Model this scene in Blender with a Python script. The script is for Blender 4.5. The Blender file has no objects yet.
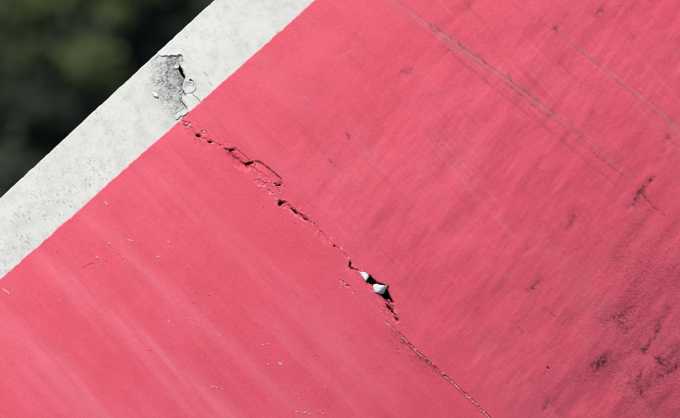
import bpy, math
import numpy as np
from mathutils import Matrix, Vector

# ------------------------------------------------------------------ camera, sky, sun, exposure
scn = bpy.context.scene
K = 1.0 / 680.0                    # metres per photo pixel on the blade (frame is 1 m wide there)
DIST = 5.0                         # camera (drone) to blade
CAM_Z = 115.0
PITCH = math.radians(35.0)
right = Vector((1, 0, 0))
fwd = Vector((0, math.cos(PITCH), -math.sin(PITCH)))
up = Vector((0, math.sin(PITCH), math.cos(PITCH)))
back = -fwd
cam_pos = Vector((0, 0, CAM_Z))

cam = bpy.data.cameras.new("camera")
cam_ob = bpy.data.objects.new("camera", cam)
scn.collection.objects.link(cam_ob)
M = Matrix.Identity(4)
for i, a in enumerate((right, up, back)):
    M[0][i], M[1][i], M[2][i] = a
M.translation = cam_pos
cam_ob.matrix_world = M
cam.sensor_width = 36.0
cam.lens = 36.0 * DIST / 1.0
cam.clip_start = 0.1
cam.clip_end = 20000
cam.dof.use_dof = True
cam.dof.focus_distance = DIST + 0.012
cam.dof.aperture_fstop = (cam.lens / 1000.0) / 0.040
scn.camera = cam_ob

sun_cam = Vector((-0.24, 0.76, 0.60)).normalized()     # towards the sun: right, up, back
sun_dir = (right * sun_cam.x + up * sun_cam.y + back * sun_cam.z).normalized()
w = bpy.data.worlds.new("World")
scn.world = w
w.use_nodes = True
wn = w.node_tree.nodes
sky = wn.new('ShaderNodeTexSky')
sky.sky_type = 'NISHITA'
sky.sun_disc = False
sky.sun_elevation = math.asin(sun_dir.z)
sky.sun_rotation = math.atan2(sun_dir.x, sun_dir.y)
bg = wn['Background']
bg.inputs['Strength'].default_value = 0.085
w.node_tree.links.new(sky.outputs[0], bg.inputs['Color'])

sl = bpy.data.lights.new("sun", 'SUN')
sl.energy = 3.45
sl.angle = math.radians(0.55)
sl.color = (1.0, 0.955, 0.885)
so = bpy.data.objects.new("sun", sl)
scn.collection.objects.link(so)
so.rotation_euler = sun_dir.to_track_quat('Z', 'Y').to_euler()
so.location = (0, -10, 140)

scn.view_settings.view_transform = 'Standard'
scn.view_settings.look = 'None'
scn.view_settings.gamma = 1.0
scn.view_settings.use_curve_mapping = False
scn.view_settings.exposure = 0.08

rng = np.random.default_rng(7)

# ------------------------------------------------------------------ noise
_lat = {}
def vn(x, y, seed=0):
    if seed not in _lat:
        _lat[seed] = np.random.default_rng(1000 + seed).uniform(-1, 1, (256, 256)).astype(np.float32)
    L = _lat[seed]
    xi = np.floor(x).astype(np.int64); yi = np.floor(y).astype(np.int64)
    fx = x - xi; fy = y - yi
    fx = fx * fx * fx * (fx * (fx * 6 - 15) + 10); fy = fy * fy * fy * (fy * (fy * 6 - 15) + 10)
    x0 = xi & 255; x1 = (xi + 1) & 255; y0 = yi & 255; y1 = (yi + 1) & 255
    a = L[x0, y0] * (1 - fx) + L[x1, y0] * fx
    b = L[x0, y1] * (1 - fx) + L[x1, y1] * fx
    return a * (1 - fy) + b * fy
def fbm(x, y, seed=0, o=4, g=0.5):
    r = 0; a = 1; f = 1; n = 0
    for i in range(o):
        r = r + a * vn(x * f + 17.3 * i, y * f + 9.1 * i, seed + i); n += a; a *= g; f *= 2.03
    return r / n
def sstep(a, b, x):
    t = np.clip((x - a) / (b - a), 0, 1)
    return t * t * (3 - 2 * t)

# ------------------------------------------------------------------ blade frame: s = inward from the paint line, t = along the span (photo px units)
nrm = math.hypot(314, 278)
EX = (278 / nrm, -314 / nrm)
EY = (314 / nrm, 278 / nrm)
def z0(s):
    s = np.asarray(s, float)
    return -(s - 240.0) ** 2 / 2650.0 + 8.0
def loc(u, v):
    """photo pixel -> (s, t) on the curved blade skin"""
    u = np.asarray(u, float); v = np.asarray(v, float)
    z = np.zeros_like(u)
    for _ in range(6):
        f = (DIST / K - z) / (DIST / K)
        X = (u - 340) * f + 340; Y = 278 - ((v - 209) * f + 209)
        s = X * EX[0] + Y * EX[1]; t = X * EY[0] + Y * EY[1]
        z = z0(s)
    return s, t
def L(pts):
    p = np.array(pts, float)
    s, t = loc(p[:, 0], p[:, 1])
    return np.stack([s, t], 1)

root = bpy.data.objects.new("wind_turbine_blade", None)
scn.collection.objects.link(root)
R = Matrix.Identity(4)
ex = right * EX[0] + up * EX[1]; ey = right * EY[0] + up * EY[1]
for i, a in enumerate((ex, ey, back)):
    R[0][i], R[1][i], R[2][i] = a
R.translation = cam_pos + fwd * DIST + right * (0 - 340) * K + up * (209 - 278) * K
root.matrix_world = R
root["label"] = "faded red wind turbine blade with white edge band, its skin torn by a long crack"
root["category"] = "turbine blade"

# ------------------------------------------------------------------ geometry helpers
def poly_sdf(S, T, P):
    d = np.full(S.shape, 1e9); ins = np.zeros(S.shape, bool)
    n = len(P)
    for i in range(n):
        a = P[i]; b = P[(i + 1) % n]
        e = b - a
        h = np.clip(((S - a[0]) * e[0] + (T - a[1]) * e[1]) / (e @ e + 1e-12), 0, 1)
        d = np.minimum(d, np.hypot(S - a[0] - h * e[0], T - a[1] - h * e[1]))
        c = ((a[1] > T) != (b[1] > T))
        with np.errstate(divide='ignore', invalid='ignore'):
            xx = (b[0] - a[0]) * (T - a[1]) / (b[1] - a[1] if b[1] != a[1] else 1e-9) + a[0]
        ins ^= c & (S < xx)
    return np.where(ins, -d, d)
def line_dist(S, T, P):
    """distance, signed side (+ = larger t), arc position"""
    d = np.full(S.shape, 1e9); sg = np.zeros(S.shape); ar = np.zeros(S.shape); acc = 0
    for i in range(len(P) - 1):
        a = P[i]; b = P[i + 1]; e = b - a; l = math.hypot(*e)
        h = np.clip(((S - a[0]) * e[0] + (T - a[1]) * e[1]) / (l * l), 0, 1)
        q = np.hypot(S - a[0] - h * e[0], T - a[1] - h * e[1])
        m = q < d
        d = np.where(m, q, d)
        sg = np.where(m, np.sign(e[0] * (T - a[1]) - e[1] * (S - a[0])), sg)
        ar = np.where(m, acc + h * l, ar); acc += l
    return d, sg, ar
def inbox(S, T, P, pad):
    return (S > P[:, 0].min() - pad) & (S < P[:, 0].max() + pad) & (T > P[:, 1].min() - pad) & (T < P[:, 1].max() + pad)
def rough_poly(P, step=1.2, amp=0.35, seed=0):
    r = np.random.default_rng(seed); out = []
    for i in range(len(P)):
        a = P[i]; b = P[(i + 1) % len(P)]
        n = max(1, int(np.hypot(*(b - a)) / step))
        for j in range(n):
            q = a + (b - a) * j / n
            out.append(q + (r.normal(0, amp, 2) if j else 0))
    return np.array(out)
def rough_line(P, step=2.5, amp=0.5, seed=0):
    r = np.random.default_rng(seed); out = []
    for i in range(len(P) - 1):
        a = P[i]; b = P[i + 1]
        n = max(1, int(np.hypot(*(b - a)) / step))
        for j in range(n):
            out.append(a + (b - a) * j / n + (r.normal(0, amp, 2) if j else 0))
    out.append(P[-1])
    return np.array(out)

def link_mesh(name, V, F, mat, parent, attr=None, smooth=True, chalk=None):
    me = bpy.data.meshes.new(name)
    V = np.asarray(V, np.float32); F = np.asarray(F, np.int32)
    k = F.shape[1]
    me.vertices.add(len(V)); me.vertices.foreach_set("co", V.ravel())
    me.loops.add(F.size); me.loops.foreach_set("vertex_index", F.ravel())
    me.polygons.add(len(F))
    me.polygons.foreach_set("loop_start", np.arange(0, F.size, k, dtype=np.int32))
    me.polygons.foreach_set("loop_total", np.full(len(F), k, np.int32))
    me.polygons.foreach_set("use_smooth", np.full(len(F), smooth))
    me.update(calc_edges=True)
    if attr is not None:
        at = me.attributes.new("surf", 'FLOAT_COLOR', 'POINT')
        at.data.foreach_set("color", np.asarray(attr, np.float32).ravel())
    if chalk is not None:
        at = me.attributes.new("chalk", 'FLOAT', 'POINT')
        at.data.foreach_set("value", np.asarray(chalk, np.float32).ravel())
    me.materials.append(mat)
    ob = bpy.data.objects.new(name, me)
    scn.collection.objects.link(ob)
    if parent is not None:
        ob.parent = parent
    return ob

# ------------------------------------------------------------------ materials
class NT:
    def __init__(s, name):
        s.m = bpy.data.materials.new(name); s.m.use_nodes = True
        s.t = s.m.node_tree; s.b = s.t.nodes['Principled BSDF']; s.out = s.t.nodes['Material Output']
    def n(s, typ, **kw):
        x = s.t.nodes.new(typ)
        for k, v in kw.items(): setattr(x, k, v)
        return x
    def l(s, a, b): s.t.links.new(a, b)
    def val(s, inp, v):
        if hasattr(v, 'is_linked') or isinstance(v, bpy.types.NodeSocket): s.l(v, inp)
        else: inp.default_value = v
    def math(s, op, a, b=0.0, clamp=False):
        x = s.n('ShaderNodeMath', operation=op); x.use_clamp = clamp
        s.val(x.inputs[0], a); s.val(x.inputs[1], b)
        return x.outputs[0]
    def mix(s, f, a, b, mode='MIX'):
        x = s.n('ShaderNodeMix', data_type='RGBA', blend_type=mode)
        s.val(x.inputs[0], f)
        s.val(x.inputs[6], a if not isinstance(a, tuple) else (*a, 1)); s.val(x.inputs[7], b if not isinstance(b, tuple) else (*b, 1))
        return x.outputs[2]
    def ramp(s, f, lo, hi):
        x = s.n('ShaderNodeMapRange', interpolation_type='SMOOTHSTEP')
        s.val(x.inputs[0], f); x.inputs[1].default_value = lo; x.inputs[2].default_value = hi
        return x.outputs[0]
    def coords(s, scale):
        tc = s.n('ShaderNodeTexCoord'); mp = s.n('ShaderNodeMapping')
        mp.inputs['Scale'].default_value = scale
        s.l(tc.outputs['Object'], mp.inputs[0]); return mp.outputs[0]
    def noise(s, scale, detail=4.0, rough=0.55, vec=(1, 1, 1), dist=0.0):
        x = s.n('ShaderNodeTexNoise')
        s.l(s.coords(vec), x.inputs['Vector'])
        x.inputs['Scale'].default_value = scale; x.inputs['Detail'].default_value = detail
        x.inputs['Roughness'].default_value = rough; x.inputs['Distortion'].default_value = dist
        return x.outputs[0]
    def attr(s):
        a = s.n('ShaderNodeAttribute'); a.attribute_name = "surf"
        sp = s.n('ShaderNodeSeparateColor'); s.l(a.outputs['Color'], sp.inputs[0])
        return sp.outputs[0], sp.outputs[1], sp.outputs[2], a.outputs['Alpha']

def red_paint():
    N = NT("faded_red_paint")
    D, B, F, RG = N.attr()
    big = N.noise(5.0, 5, 0.6)
    blot = N.noise(26.0, 6, 0.65)
    streak = N.noise(1.0, 5, 0.6, (9, 170, 9))
    fine = N.noise(1.0, 4, 0.7, (60, 700, 60))
    grain = N.noise(420.0, 3, 0.7)
    blot2 = N.noise(230.0, 4, 0.7)
    col = N.mix(N.ramp(big, 0.35, 0.65), (0.830, 0.090, 0.146), (0.860, 0.110, 0.172))
    col = N.mix(N.math('MULTIPLY', N.ramp(blot, 0.42, 0.66), 0.55), col, (0.74, 0.082, 0.128))
    col = N.mix(N.math('MULTIPLY', N.ramp(streak, 0.5, 0.8), 0.40), col, (0.88, 0.140, 0.200))
    col = N.mix(F, col, (0.89, 0.185, 0.245))
    col = N.mix(N.math('MULTIPLY', N.ramp(grain, 0.52, 0.72), 0.42), col, (0.58, 0.060, 0.095))
    col = N.mix(N.math('MULTIPLY', N.ramp(grain, 0.47, 0.28), 0.35), col, (0.90, 0.20, 0.26))
    dm = N.math('MULTIPLY', D, N.math('ADD', 0.40, N.math('MULTIPLY', N.ramp(blot2, 0.40, 0.60), 0.95)), clamp=True)
    a2 = N.n('ShaderNodeAttribute'); a2.attribute_name = "chalk"
    ck = N.math('MULTIPLY', a2.outputs['Fac'], N.math('ADD', 0.35, N.math('MULTIPLY', N.ramp(fine, 0.30, 0.66), 0.9)), clamp=True)
    col = N.mix(ck, col, (0.52, 0.215, 0.24))
    col = N.mix(dm, col, (0.150, 0.030, 0.043))
    col = N.mix(B, col, (0.78, 0.60, 0.58))
    N.l(col, N.b.inputs['Base Color'])
    N.b.inputs['Roughness'].default_value = 0.52
    N.b.inputs['Specular IOR Level'].default_value = 0.32
    # fine relief: orange-peel grain, brush-like chordwise lines, crinkled paint
    crk = N.noise(190.0, 6, 0.68, (1.0, 1.6, 1), 0.6)
    h = N.math('ADD', N.math('MULTIPLY', grain, 0.00026), N.math('MULTIPLY', fine, 0.00020))
    h = N.math('ADD', h, N.math('MULTIPLY', N.math('MULTIPLY', crk, RG), 0.0026))
    bp = N.n('ShaderNodeBump'); bp.inputs['Strength'].default_value = 0.8; bp.inputs['Distance'].default_value = 1.0
    N.l(h, bp.inputs['Height']); N.l(bp.outputs[0], N.b.inputs['Normal'])
    return N.m

def white_coat():
    N = NT("white_gelcoat")
    D, B, F, RG = N.attr()
    big = N.noise(9.0, 5, 0.6)
    blot = N.noise(55.0, 6, 0.7)
    speck = N.noise(1.0, 6, 0.8, (150, 420, 150))
    dots = N.noise(330.0, 4, 0.75)
    fib = N.noise(1.0, 5, 0.75, (420, 170, 200))
    col = N.mix(N.ramp(big, 0.3, 0.7), (0.725, 0.715, 0.655), (0.78, 0.77, 0.715))
    col = N.mix(N.math('MULTIPLY', N.ramp(blot, 0.44, 0.66), 0.60), col, (0.585, 0.58, 0.53))
    col = N.mix(N.math('MULTIPLY', N.ramp(speck, 0.545, 0.67), N.math('ADD', 0.12, N.math('MULTIPLY', D, 1.35)), clamp=True), col, (0.16, 0.165, 0.155))
    # worn-through laminate: grey glass fibre with white filler left in it
    gl = N.mix(N.ramp(dots, 0.42, 0.56), (0.24, 0.24, 0.23), (0.72, 0.715, 0.68))
    lump = N.noise(120.0, 4, 0.6)
    gl = N.mix(N.math('MULTIPLY', N.ramp(lump, 0.44, 0.56), 0.85), gl, (0.70, 0.70, 0.67))
    gl = N.mix(N.ramp(fib, 0.54, 0.66), gl, (0.09, 0.09, 0.09))
    f = N.math('MULTIPLY', B, N.math('ADD', 0.25, N.math('MULTIPLY', N.ramp(dots, 0.70, 0.36), 1.0)), clamp=True)
    col = N.mix(f, col, gl)
    col = N.mix(F, col, (0.055, 0.055, 0.055))
    N.l(col, N.b.inputs['Base Color'])
    N.b.inputs['Roughness'].default_value = 0.55
    N.b.inputs['Specular IOR Level'].default_value = 0.3
    h = N.math('ADD', N.math('MULTIPLY', dots, 0.00025), N.math('MULTIPLY', N.math('MULTIPLY', N.math('ADD', fib, dots), B), 0.0022))
    bp = N.n('ShaderNodeBump'); bp.inputs['Strength'].default_value = 0.8; bp.inputs['Distance'].default_value = 1.0
    N.l(h, bp.inputs['Height']); N.l(bp.outputs[0], N.b.inputs['Normal'])
    return N.m

def plain(name, c1, c2, scale, rough=0.6, bump=0.0004):
    N = NT(name)
    a = N.noise(scale, 5, 0.65)
    N.l(N.mix(N.ramp(a, 0.3, 0.7), c1, c2), N.b.inputs['Base Color'])
    N.b.inputs['Roughness'].default_value = rough
    bp = N.n('ShaderNodeBump'); bp.inputs['Distance'].default_value = 1.0
    N.l(N.math('MULTIPLY', a, bump), bp.inputs['Height']); N.l(bp.outputs[0], N.b.inputs['Normal'])
    return N.m

MAT_RED = red_paint()
MAT_WHITE = white_coat()
MAT_CORE = plain("white_core_foam", (0.78, 0.78, 0.765), (0.86, 0.86, 0.85), 420, 0.8, 0.0016)
MAT_FLAKE = plain("pale_paint_chip", (0.80, 0.28, 0.32), (0.82, 0.46, 0.47), 300, 0.6)
MAT_FLAKE_RED = plain("red_paint_chip", (0.74, 0.10, 0.15), (0.82, 0.17, 0.22), 200, 0.55)
MAT_FLAKE_WHITE = plain("white_paint_chip", (0.72, 0.72, 0.70), (0.78, 0.78, 0.76), 90, 0.55)
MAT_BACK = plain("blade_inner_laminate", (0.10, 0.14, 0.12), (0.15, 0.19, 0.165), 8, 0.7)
MAT_GROUND = plain("forest_floor", (0.020, 0.030, 0.016), (0.036, 0.044, 0.022), 0.25, 0.95, 0.02)

# ------------------------------------------------------------------ crack layout (photo pixels -> skin)
CRACK = L([(181, 120), (188, 126), (198, 135.5), (212, 142.5), (220, 144.5), (229, 150), (246, 163), (262, 172), (278, 185), (281, 201),
           (298, 213), (306, 219), (314, 224), (325, 235), (335, 246), (342, 251), (348, 257), (350.5, 267), (359, 271), (372, 284), (385, 299), (392, 306), (398, 322)])
SEAM = L([(385, 320.6), (396, 331), (414, 348), (431, 363.5), (445, 375.8), (455.7, 385), (471, 398.7), (489, 417), (520, 447)])
order = np.argsort(np.concatenate([CRACK[:, 0], SEAM[2:, 0]]))
_cs = np.concatenate([CRACK[:, 0], SEAM[2:, 0]])[order]; _ct = np.concatenate([CRACK[:, 1], SEAM[2:, 1]])[order]
_g = np.linspace(-30, 640, 200); _gt = np.interp(_g, _cs, _ct)
_gt = np.convolve(np.pad(_gt, 12, mode='edge'), np.ones(25) / 25, 'valid')
def cmid(s): return np.interp(s, _g, _gt)

Z5 = lambda pts: L([(320 + x / 4.64, 240 + y / 4.64) for x, y in pts])
HOLES = [
    Z5([(178, 143), (213, 149), (244, 168), (270, 193), (302, 205), (322, 209), (318, 228), (331, 254), (352, 296), (318, 284), (294, 270), (275, 249), (250, 233), (242, 208), (214, 193), (195, 165)]),
    L([(195, 134.3), (199, 133.2), (202.5, 136), (199, 137.8), (196, 136.6)]),
    L([(205.5, 141.2), (211, 140.2), (214.5, 142), (210, 143.4)]),
    L([(217, 143), (221, 144.2), (220, 145.5)]),
    L([(227.3, 149.8), (234, 148.2), (236, 150.2), (231, 152.3)]),
    L([(243.5, 163.5), (249, 161.2), (254, 160.8), (256, 162.2), (250, 164.8), (246, 166)]),
    L([(273, 182.6), (278, 184), (282.5, 183), (281, 186.2), (277, 186.4)]),
    L([(277.8, 203), (280, 200.2), (284, 200.7), (287, 203.2), (283, 203.6), (281, 206.2), (278.6, 206)]),
    L([(289.5, 206), (294, 209.3), (296.5, 210), (299.5, 214.6), (296, 214.2), (292, 210.4)]),
    L([(302.5, 217.6), (308, 218.8), (309, 221), (304, 219.8)]),
    L([(312.5, 222.8), (315.5, 223.8), (314, 225)]),
    L([(333, 245), (335, 244.4), (336.5, 246.6), (334, 247)]),
    L([(349, 260), (351.2, 262), (352.4, 266.6), (358.8, 270.6), (351.4, 269), (349, 266.4)]),
    L([(384, 301.5), (388.5, 305), (393, 308.4), (396, 314.5), (392.6, 313), (387.5, 308)]),
    L([(394, 315), (398.2, 318.5), (398.6, 323), (395.6, 319)]),
    L([(344.5, 282.5), (348.8, 285), (349.2, 287), (346, 285.4)]),
    L([(546, 366), (548.5, 366.6), (550.4, 369), (548, 369)]),
    L([(184, 124.6), (187.5, 125.6), (190.6, 123.6), (188, 126.6), (185.2, 126.4)]),
]
HOLES = [rough_poly(p, 1.1, 0.22, i) for i, p in enumerate(HOLES)]
CHIPS = [  # (polygon, depth px, floor noise)
    (L([(181, 120), (186, 121.5), (191, 123), (189, 127), (184, 126)]), 0.7),
    (L([(253, 181), (259, 178.5), (263, 181.5), (267, 183), (264, 186), (258, 184.6)]), 0.7),
    (L([(266, 189), (271, 190), (274, 193.5), (269, 194)]), 0.6),
    (L([(200, 131.4), (205, 130), (207.5, 133), (204, 135)]), 0.8),
    (L([(378, 293), (386, 300), (394, 306), (399.5, 322), (395, 322), (387, 312), (381, 303)]), 1.1),
    (L([(276.5, 199.5), (287, 201.5), (298, 211.5), (309, 219), (308, 222), (297, 216.5), (288, 209), (280, 207)]), 0.9),
    (L([(339, 279.5), (345, 281.5), (350, 286), (347, 288), (343, 284.5)]), 0.7),
]
CHIPS = [(rough_poly(p, 1.4, 0.35, 50 + i), d) for i, (p, d) in enumerate(CHIPS)]
CHANNEL = rough_poly(L([(227.5, 149), (235.5, 147.8), (243, 154), (250.5, 160), (252, 163), (246, 168), (238, 164), (231, 156)]), 2.4, 0.25, 31)
CH_MID = L([(229, 150.5), (238, 157), (248, 165)])
SLOT = rough_poly(L([(255, 160.8), (259.5, 161.2), (270, 168.6), (281.5, 178.6), (282.5, 183.5), (279, 186.2), (272, 184), (262, 174), (255, 166)]), 2.4, 0.25, 32)
SLOT_UP = L([(255, 160.8), (259.5, 161.2), (270, 168.6), (281.5, 178.6), (282.5, 184)])
CRACKR = rough_line(CRACK, 2.0, 0.75, 3)
SEAMR = rough_line(SEAM, 2.6, 0.34, 4)
# creases: (u0,v0,u1,v1, depth px, half width px, grime)
CREASES = [
    (472, 2, 437, 36, -1.1, 4.5, 0.22), (437, 36, 402, 76, -0.8, 5, 0.05), (360, 32, 339, 55, -0.8, 3.2, 0.12),
    (651, 180, 641, 193, -1.3, 2.6, 0.75), (641, 193, 628, 207, -1.0, 2.6, 0.60), (641, 194, 665, 216, -0.6, 0.9, 0.6),
    (578, 212, 568, 228, -0.9, 3.6, 0.45), (529, 290, 540, 280, -0.8, 3.4, 0.42), (669, 309, 658, 330, -1.2, 3.0, 0.62),
    (658, 330, 643.5, 351, -1.0, 2.6, 0.5), (643.5, 351, 662, 363, -1.1, 2.6, 0.8), (632, 306, 604, 324, -1.0, 5, 0.35),
    (605, 357, 595, 367, -0.8, 4.5, 0.62), (668, 136, 678, 147, -0.7, 1.8, 0.75), (668, 136, 655, 165, -0.9, 3, 0.25),
    (543, 410, 549, 402, -0.7, 2.4, 0.5), (628, 330, 640, 318, -0.8, 3.5, 0.4), (634, 390, 640, 374, -0.9, 4, 0.4),
    (602, 10, 596, 16, -0.7, 3.2, 0.5), (555, 30, 567, 16, -0.7, 2.2, 0.32), (382, 135, 372, 148, -0.7, 4, 0.06), (446, 138, 425, 160, -0.9, 5, 0.08),
    (455, 160, 432, 186, -0.7, 5, 0.05), (541, 158, 538, 172, -0.7, 3, 0.12), (596, 106, 590, 116, -0.7, 3, 0.35), (527, 249, 534, 246, -0.5, 3, 0.25),
    (636, 150, 630, 168, -0.6, 3, 0.15), (470, 60, 446, 90, -0.7, 6, 0.04), (510, 90, 478, 130, -0.8, 7, 0.05), (560, 60, 520, 108, -0.8, 8, 0.05),
    (600, 160, 566, 200, -0.8, 7, 0.06), (560, 230, 520, 275, -0.8, 8, 0.06), (640, 230, 606, 270, -0.9, 7, 0.1), (610, 385, 590, 410, -0.9, 7, 0.15),
    (662, 375, 676, 366, -0.9, 3, 0.45), (512, 322, 522, 332, -0.5, 1.4, 0.4), (545, 308, 556, 318, -0.5, 1.2, 0.45), (330, 90, 310, 112, -0.5, 5, 0.03),
    (620, 412, 648, 385, -0.7, 5, 0.3), (676, 345, 668, 372, -0.6, 3, 0.3),
]
# grime streaks running across the blade: (u0,v0,u1,v1, half width, strength)
STREAKS = [
    (376, -10, 492, 70, 5.2, 0.25), (430, 26, 566, 124, 5.0, 0.25), (486, 60, 640, 184, 4.2, 0.17), (415, 24, 600, 170, 0.7, 0.28), (405, 10, 620, 168, 0.7, 0.22), (470, 62, 580, 152, 0.7, 0.24), (384, -8, 560, 116, 0.8, 0.34), (392, -6, 640, 178, 0.7, 0.26), (440, 46, 632, 198, 0.8, 0.34), (500, 78, 548, 118, 1.0, 0.36), (560, 128, 630, 180, 0.9, 0.30),
    (555, 30, 684, 132, 2.4, 0.26), (555, 30, 664, 120, 0.8, 0.42), (590, 52, 690, 134, 0.7, 0.25), (410, 71, 448, 104, 2.2, 0.16), (556, 60, 584, 86, 1.0, 0.22), (505, 0, 556, 32, 0.8, 0.20), (470, -6, 700, 170, 0.7, 0.10),
    (329, 161, 346, 173, 1.0, 0.26), (347, 134, 349, 138, 1.3, 0.75), (328, 160, 331, 162.5, 1.2, 0.6), (509, 75, 510, 79, 1.4, 0.55), (554, 28, 556, 31, 1.5, 0.55),
    (350, 130, 430, 196, 0.8, 0.14), (300, 108, 400, 190, 0.8, 0.16), (372, 168, 430, 222, 0.8, 0.12), (420, 120, 560, 236, 0.7, 0.10), (330, 40, 470, 160, 0.7, 0.10),
    (640, 20, 690, 62, 2.5, 0.10), (664, 120, 700, 150, 2.5, 0.20), (452, 300, 520, 356, 0.8, 0.12), (400, 72, 408, 70, 1.7, 0.30), (446, 54, 452, 48, 1.7, 0.3), (505, 310, 560, 356, 0.8, 0.14),
    (68, 213, 160, 288, 0.6, 0.24), (200, 160, 330, 280, 0.7, 0.12), (250, 120, 330, 188, 0.7, 0.12), (290, 190, 335, 222, 0.7, 0.10), (280, 228, 345, 284, 0.7, 0.14), (120, 190, 260, 310, 0.6, 0.08),
]
LIGHT = [  # broad paler bands lower left and rubbed lines upper right
    (60, 190, 420, 520, 9, 0.20), (20, 235, 330, 520, 14, 0.22), (-20, 300, 200, 500, 13, 0.28), (130, 150, 420, 430, 10, 0.12), (200, 90, 380, 260, 7, 0.12), (160, 170, 360, 340, 5, 0.14),
    (100, 300, 260, 440, 5, 0.16), (-10, 340, 90, 430, 8, 0.22), (395, 2, 480, 62, 3, 0.22), (560, 36, 676, 126, 3.5, 0.16), (390, 170, 440, 214, 8, 0.16), (230, 290, 380, 430, 6, 0.14), (240, 60, 330, 130, 12, 0.10),
]

def edge_s(t):
    tt = np.clip(t, -500, 1100)
    return -(59.3 + 0.0217 * tt)

def common_h(S, T):
    """undulation shared by band and shell"""
    return 0.9 * fbm(S / 170, T / 260, 40, 2) * sstep(-80, 60, S)

def shell_fields(S, T):
    H = common_h(S, T)
    D = np.zeros_like(S); B = np.zeros_like(S); F = np.zeros_like(S); RG = np.zeros_like(S); CK = np.zeros_like(S)
    dc = T - cmid(S)
    upr = sstep(-6, 40, dc)
    # buckled, wavy skin beyond the crack: folds run along the span
    H += upr * sstep(20, 200, S) * (1.10 * fbm((S + 0.25 * T) / 34, T / 105, 1, 3) + 1.7 * fbm((S - 0.15 * T) / 62, T / 120, 5, 2) + 0.56 * fbm((S + 0.2 * T) / 13, T / 34, 9, 3, 0.55))
    H += (1 - upr) * (0.55 * fbm(S / 150, T / 26, 20, 3) + 0.10 * fbm(S / 60, T / 7, 25, 2))
    H += 0.05 * fbm(S / 3.2, T / 2.6, 12, 2) + 0.05 * upr * fbm(S / 40, T / 2.0, 30, 2)
    # pillow along the crack: the far side lifts, the near side sinks
    m = (S > -5) & (S < 560) & (np.abs(dc) < 60)
    s = S[m]; t = T[m]
    d, sg, ar = line_dist(s, t, CRACKR)
    n1 = 0.5 + 0.5 * fbm(ar / 14, ar * 0, 60, 3)
    lift = np.where(sg > 0, 0.55 * np.exp(-d / 3.0) * n1, -0.7 * np.exp(-d / 5.0) * n1)
    cut = np.ones_like(s)
    for P, dep in [(CHANNEL, 0), (SLOT, 0)]:
        cut *= sstep(0.3, 2.0, poly_sdf(s, t, P))
    amp = np.interp(s, CRACK[:, 0], np.interp(np.arange(len(CRACK)), [0, 4, 8, 9, 12, 12.6, 15.5, 16.5, 17, 22], [.6, .8, .5, .7, .6, .14, .16, .5, 1, .8]))
    dash = sstep(-0.25, 0.25, fbm(ar / 5.0, ar * 0 + 3.3, 61, 3))
    n1 = n1 * cut * amp * (0.25 + 0.75 * dash); cut = cut * amp * dash * (0.5 + 0.8 * sstep(-0.5, 0.5, fbm(ar / 3, ar * 0, 63, 2)))
    groove = -cut * (0.5 + 1.5 * n1) * np.exp(-(d / 0.55) ** 2)
    rag = 0.55 * amp * fbm(s / 2.6, t / 1.6, 70, 4, 0.65) * np.exp(-d / 5)
    dH = lift + groove + rag
    D[m] += 0.55 * np.exp(-(d / 0.9) ** 2) * n1 + 0.20 * np.exp(-d / 5) * np.clip(fbm(s / 6, t / 5, 71, 3) + 0.2, 0, 1)
    B[m] += 0.5 * sstep(0.35, 0.7, fbm(s / 2.6, t / 2.2, 73, 2)) * np.exp(-d / 4)
    d, sg, ar = line_dist(s, t, SEAMR)
    n2 = 0.5 + 0.5 * fbm(ar / 7, ar * 0, 62, 3)
    endf = sstep(0, 30, ar + 3 * fbm(s / 5, t / 5, 64, 2)); end2 = sstep(0, 4, ar)
    dH += endf * (np.where(sg > 0, 0.45 * np.exp(-d / 2.5), 0.35 * n2 * np.exp(-d / 1.1) - 1.0 * np.exp(-d / 9) * sstep(0, 3, d)))
    dH += -(0.5 + 2.2 * n2) * np.exp(-((d * np.where(sg > 0, 1, 2.5)) / (0.4 + 0.6 * n2)) ** 2) * end2
    B[m] += np.where(sg <= 0, 0.9, 0.3) * np.exp(-((d - 0.3) / (0.25 + 0.3 * n2)) ** 2) * sstep(0.42, 0.72, n2 + 0.45 * fbm(ar / 2.2, ar * 0, 66, 2) + 0.30 * sstep(30, 0, ar)) * end2
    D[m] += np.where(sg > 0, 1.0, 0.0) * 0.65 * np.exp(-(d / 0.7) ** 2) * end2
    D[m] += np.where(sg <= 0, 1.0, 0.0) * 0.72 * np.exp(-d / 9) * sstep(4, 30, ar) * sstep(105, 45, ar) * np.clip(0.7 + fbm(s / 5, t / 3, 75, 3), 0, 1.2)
    H[m] += dH
    # long strip torn out of the skin: a ledge that dips under the near side
    m = inbox(S, T, CHANNEL, 14); s = S[m]; t = T[m]
    if m.any():
        q = poly_sdf(s, t, CHANNEL); d, sg, ar = line_dist(s, t, CH_MID)
        x = d * sg                                  # + towards the far side
        ins = sstep(0.35, -0.35, q)
        near = sstep(5.5, 0.0, np.clip(q, 0, 99)) * (x < 0)
        prof = np.where(x > 0, -1.0 - 0.1 * np.clip(3 - x, 0, 3), -1.3 - 2.6 * sstep(0, -3.4, x))
        H[m] += np.where(x < 0, prof * np.maximum(ins, 0.75 * near ** 2), prof * ins) + 0.15 * ins * fbm(s / 3, t / 2, 79, 3)
        D[m] += 0.40 * sstep(0.5, -3.0, x) * np.maximum(ins, 0.6 * near) * np.clip(0.8 + fbm(s / 4, t / 2, 78, 3), 0, 1.3)  # shade on the dipping near side painted into the colour
    m = inbox(S, T, SLOT, 8); s = S[m]; t = T[m]
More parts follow.
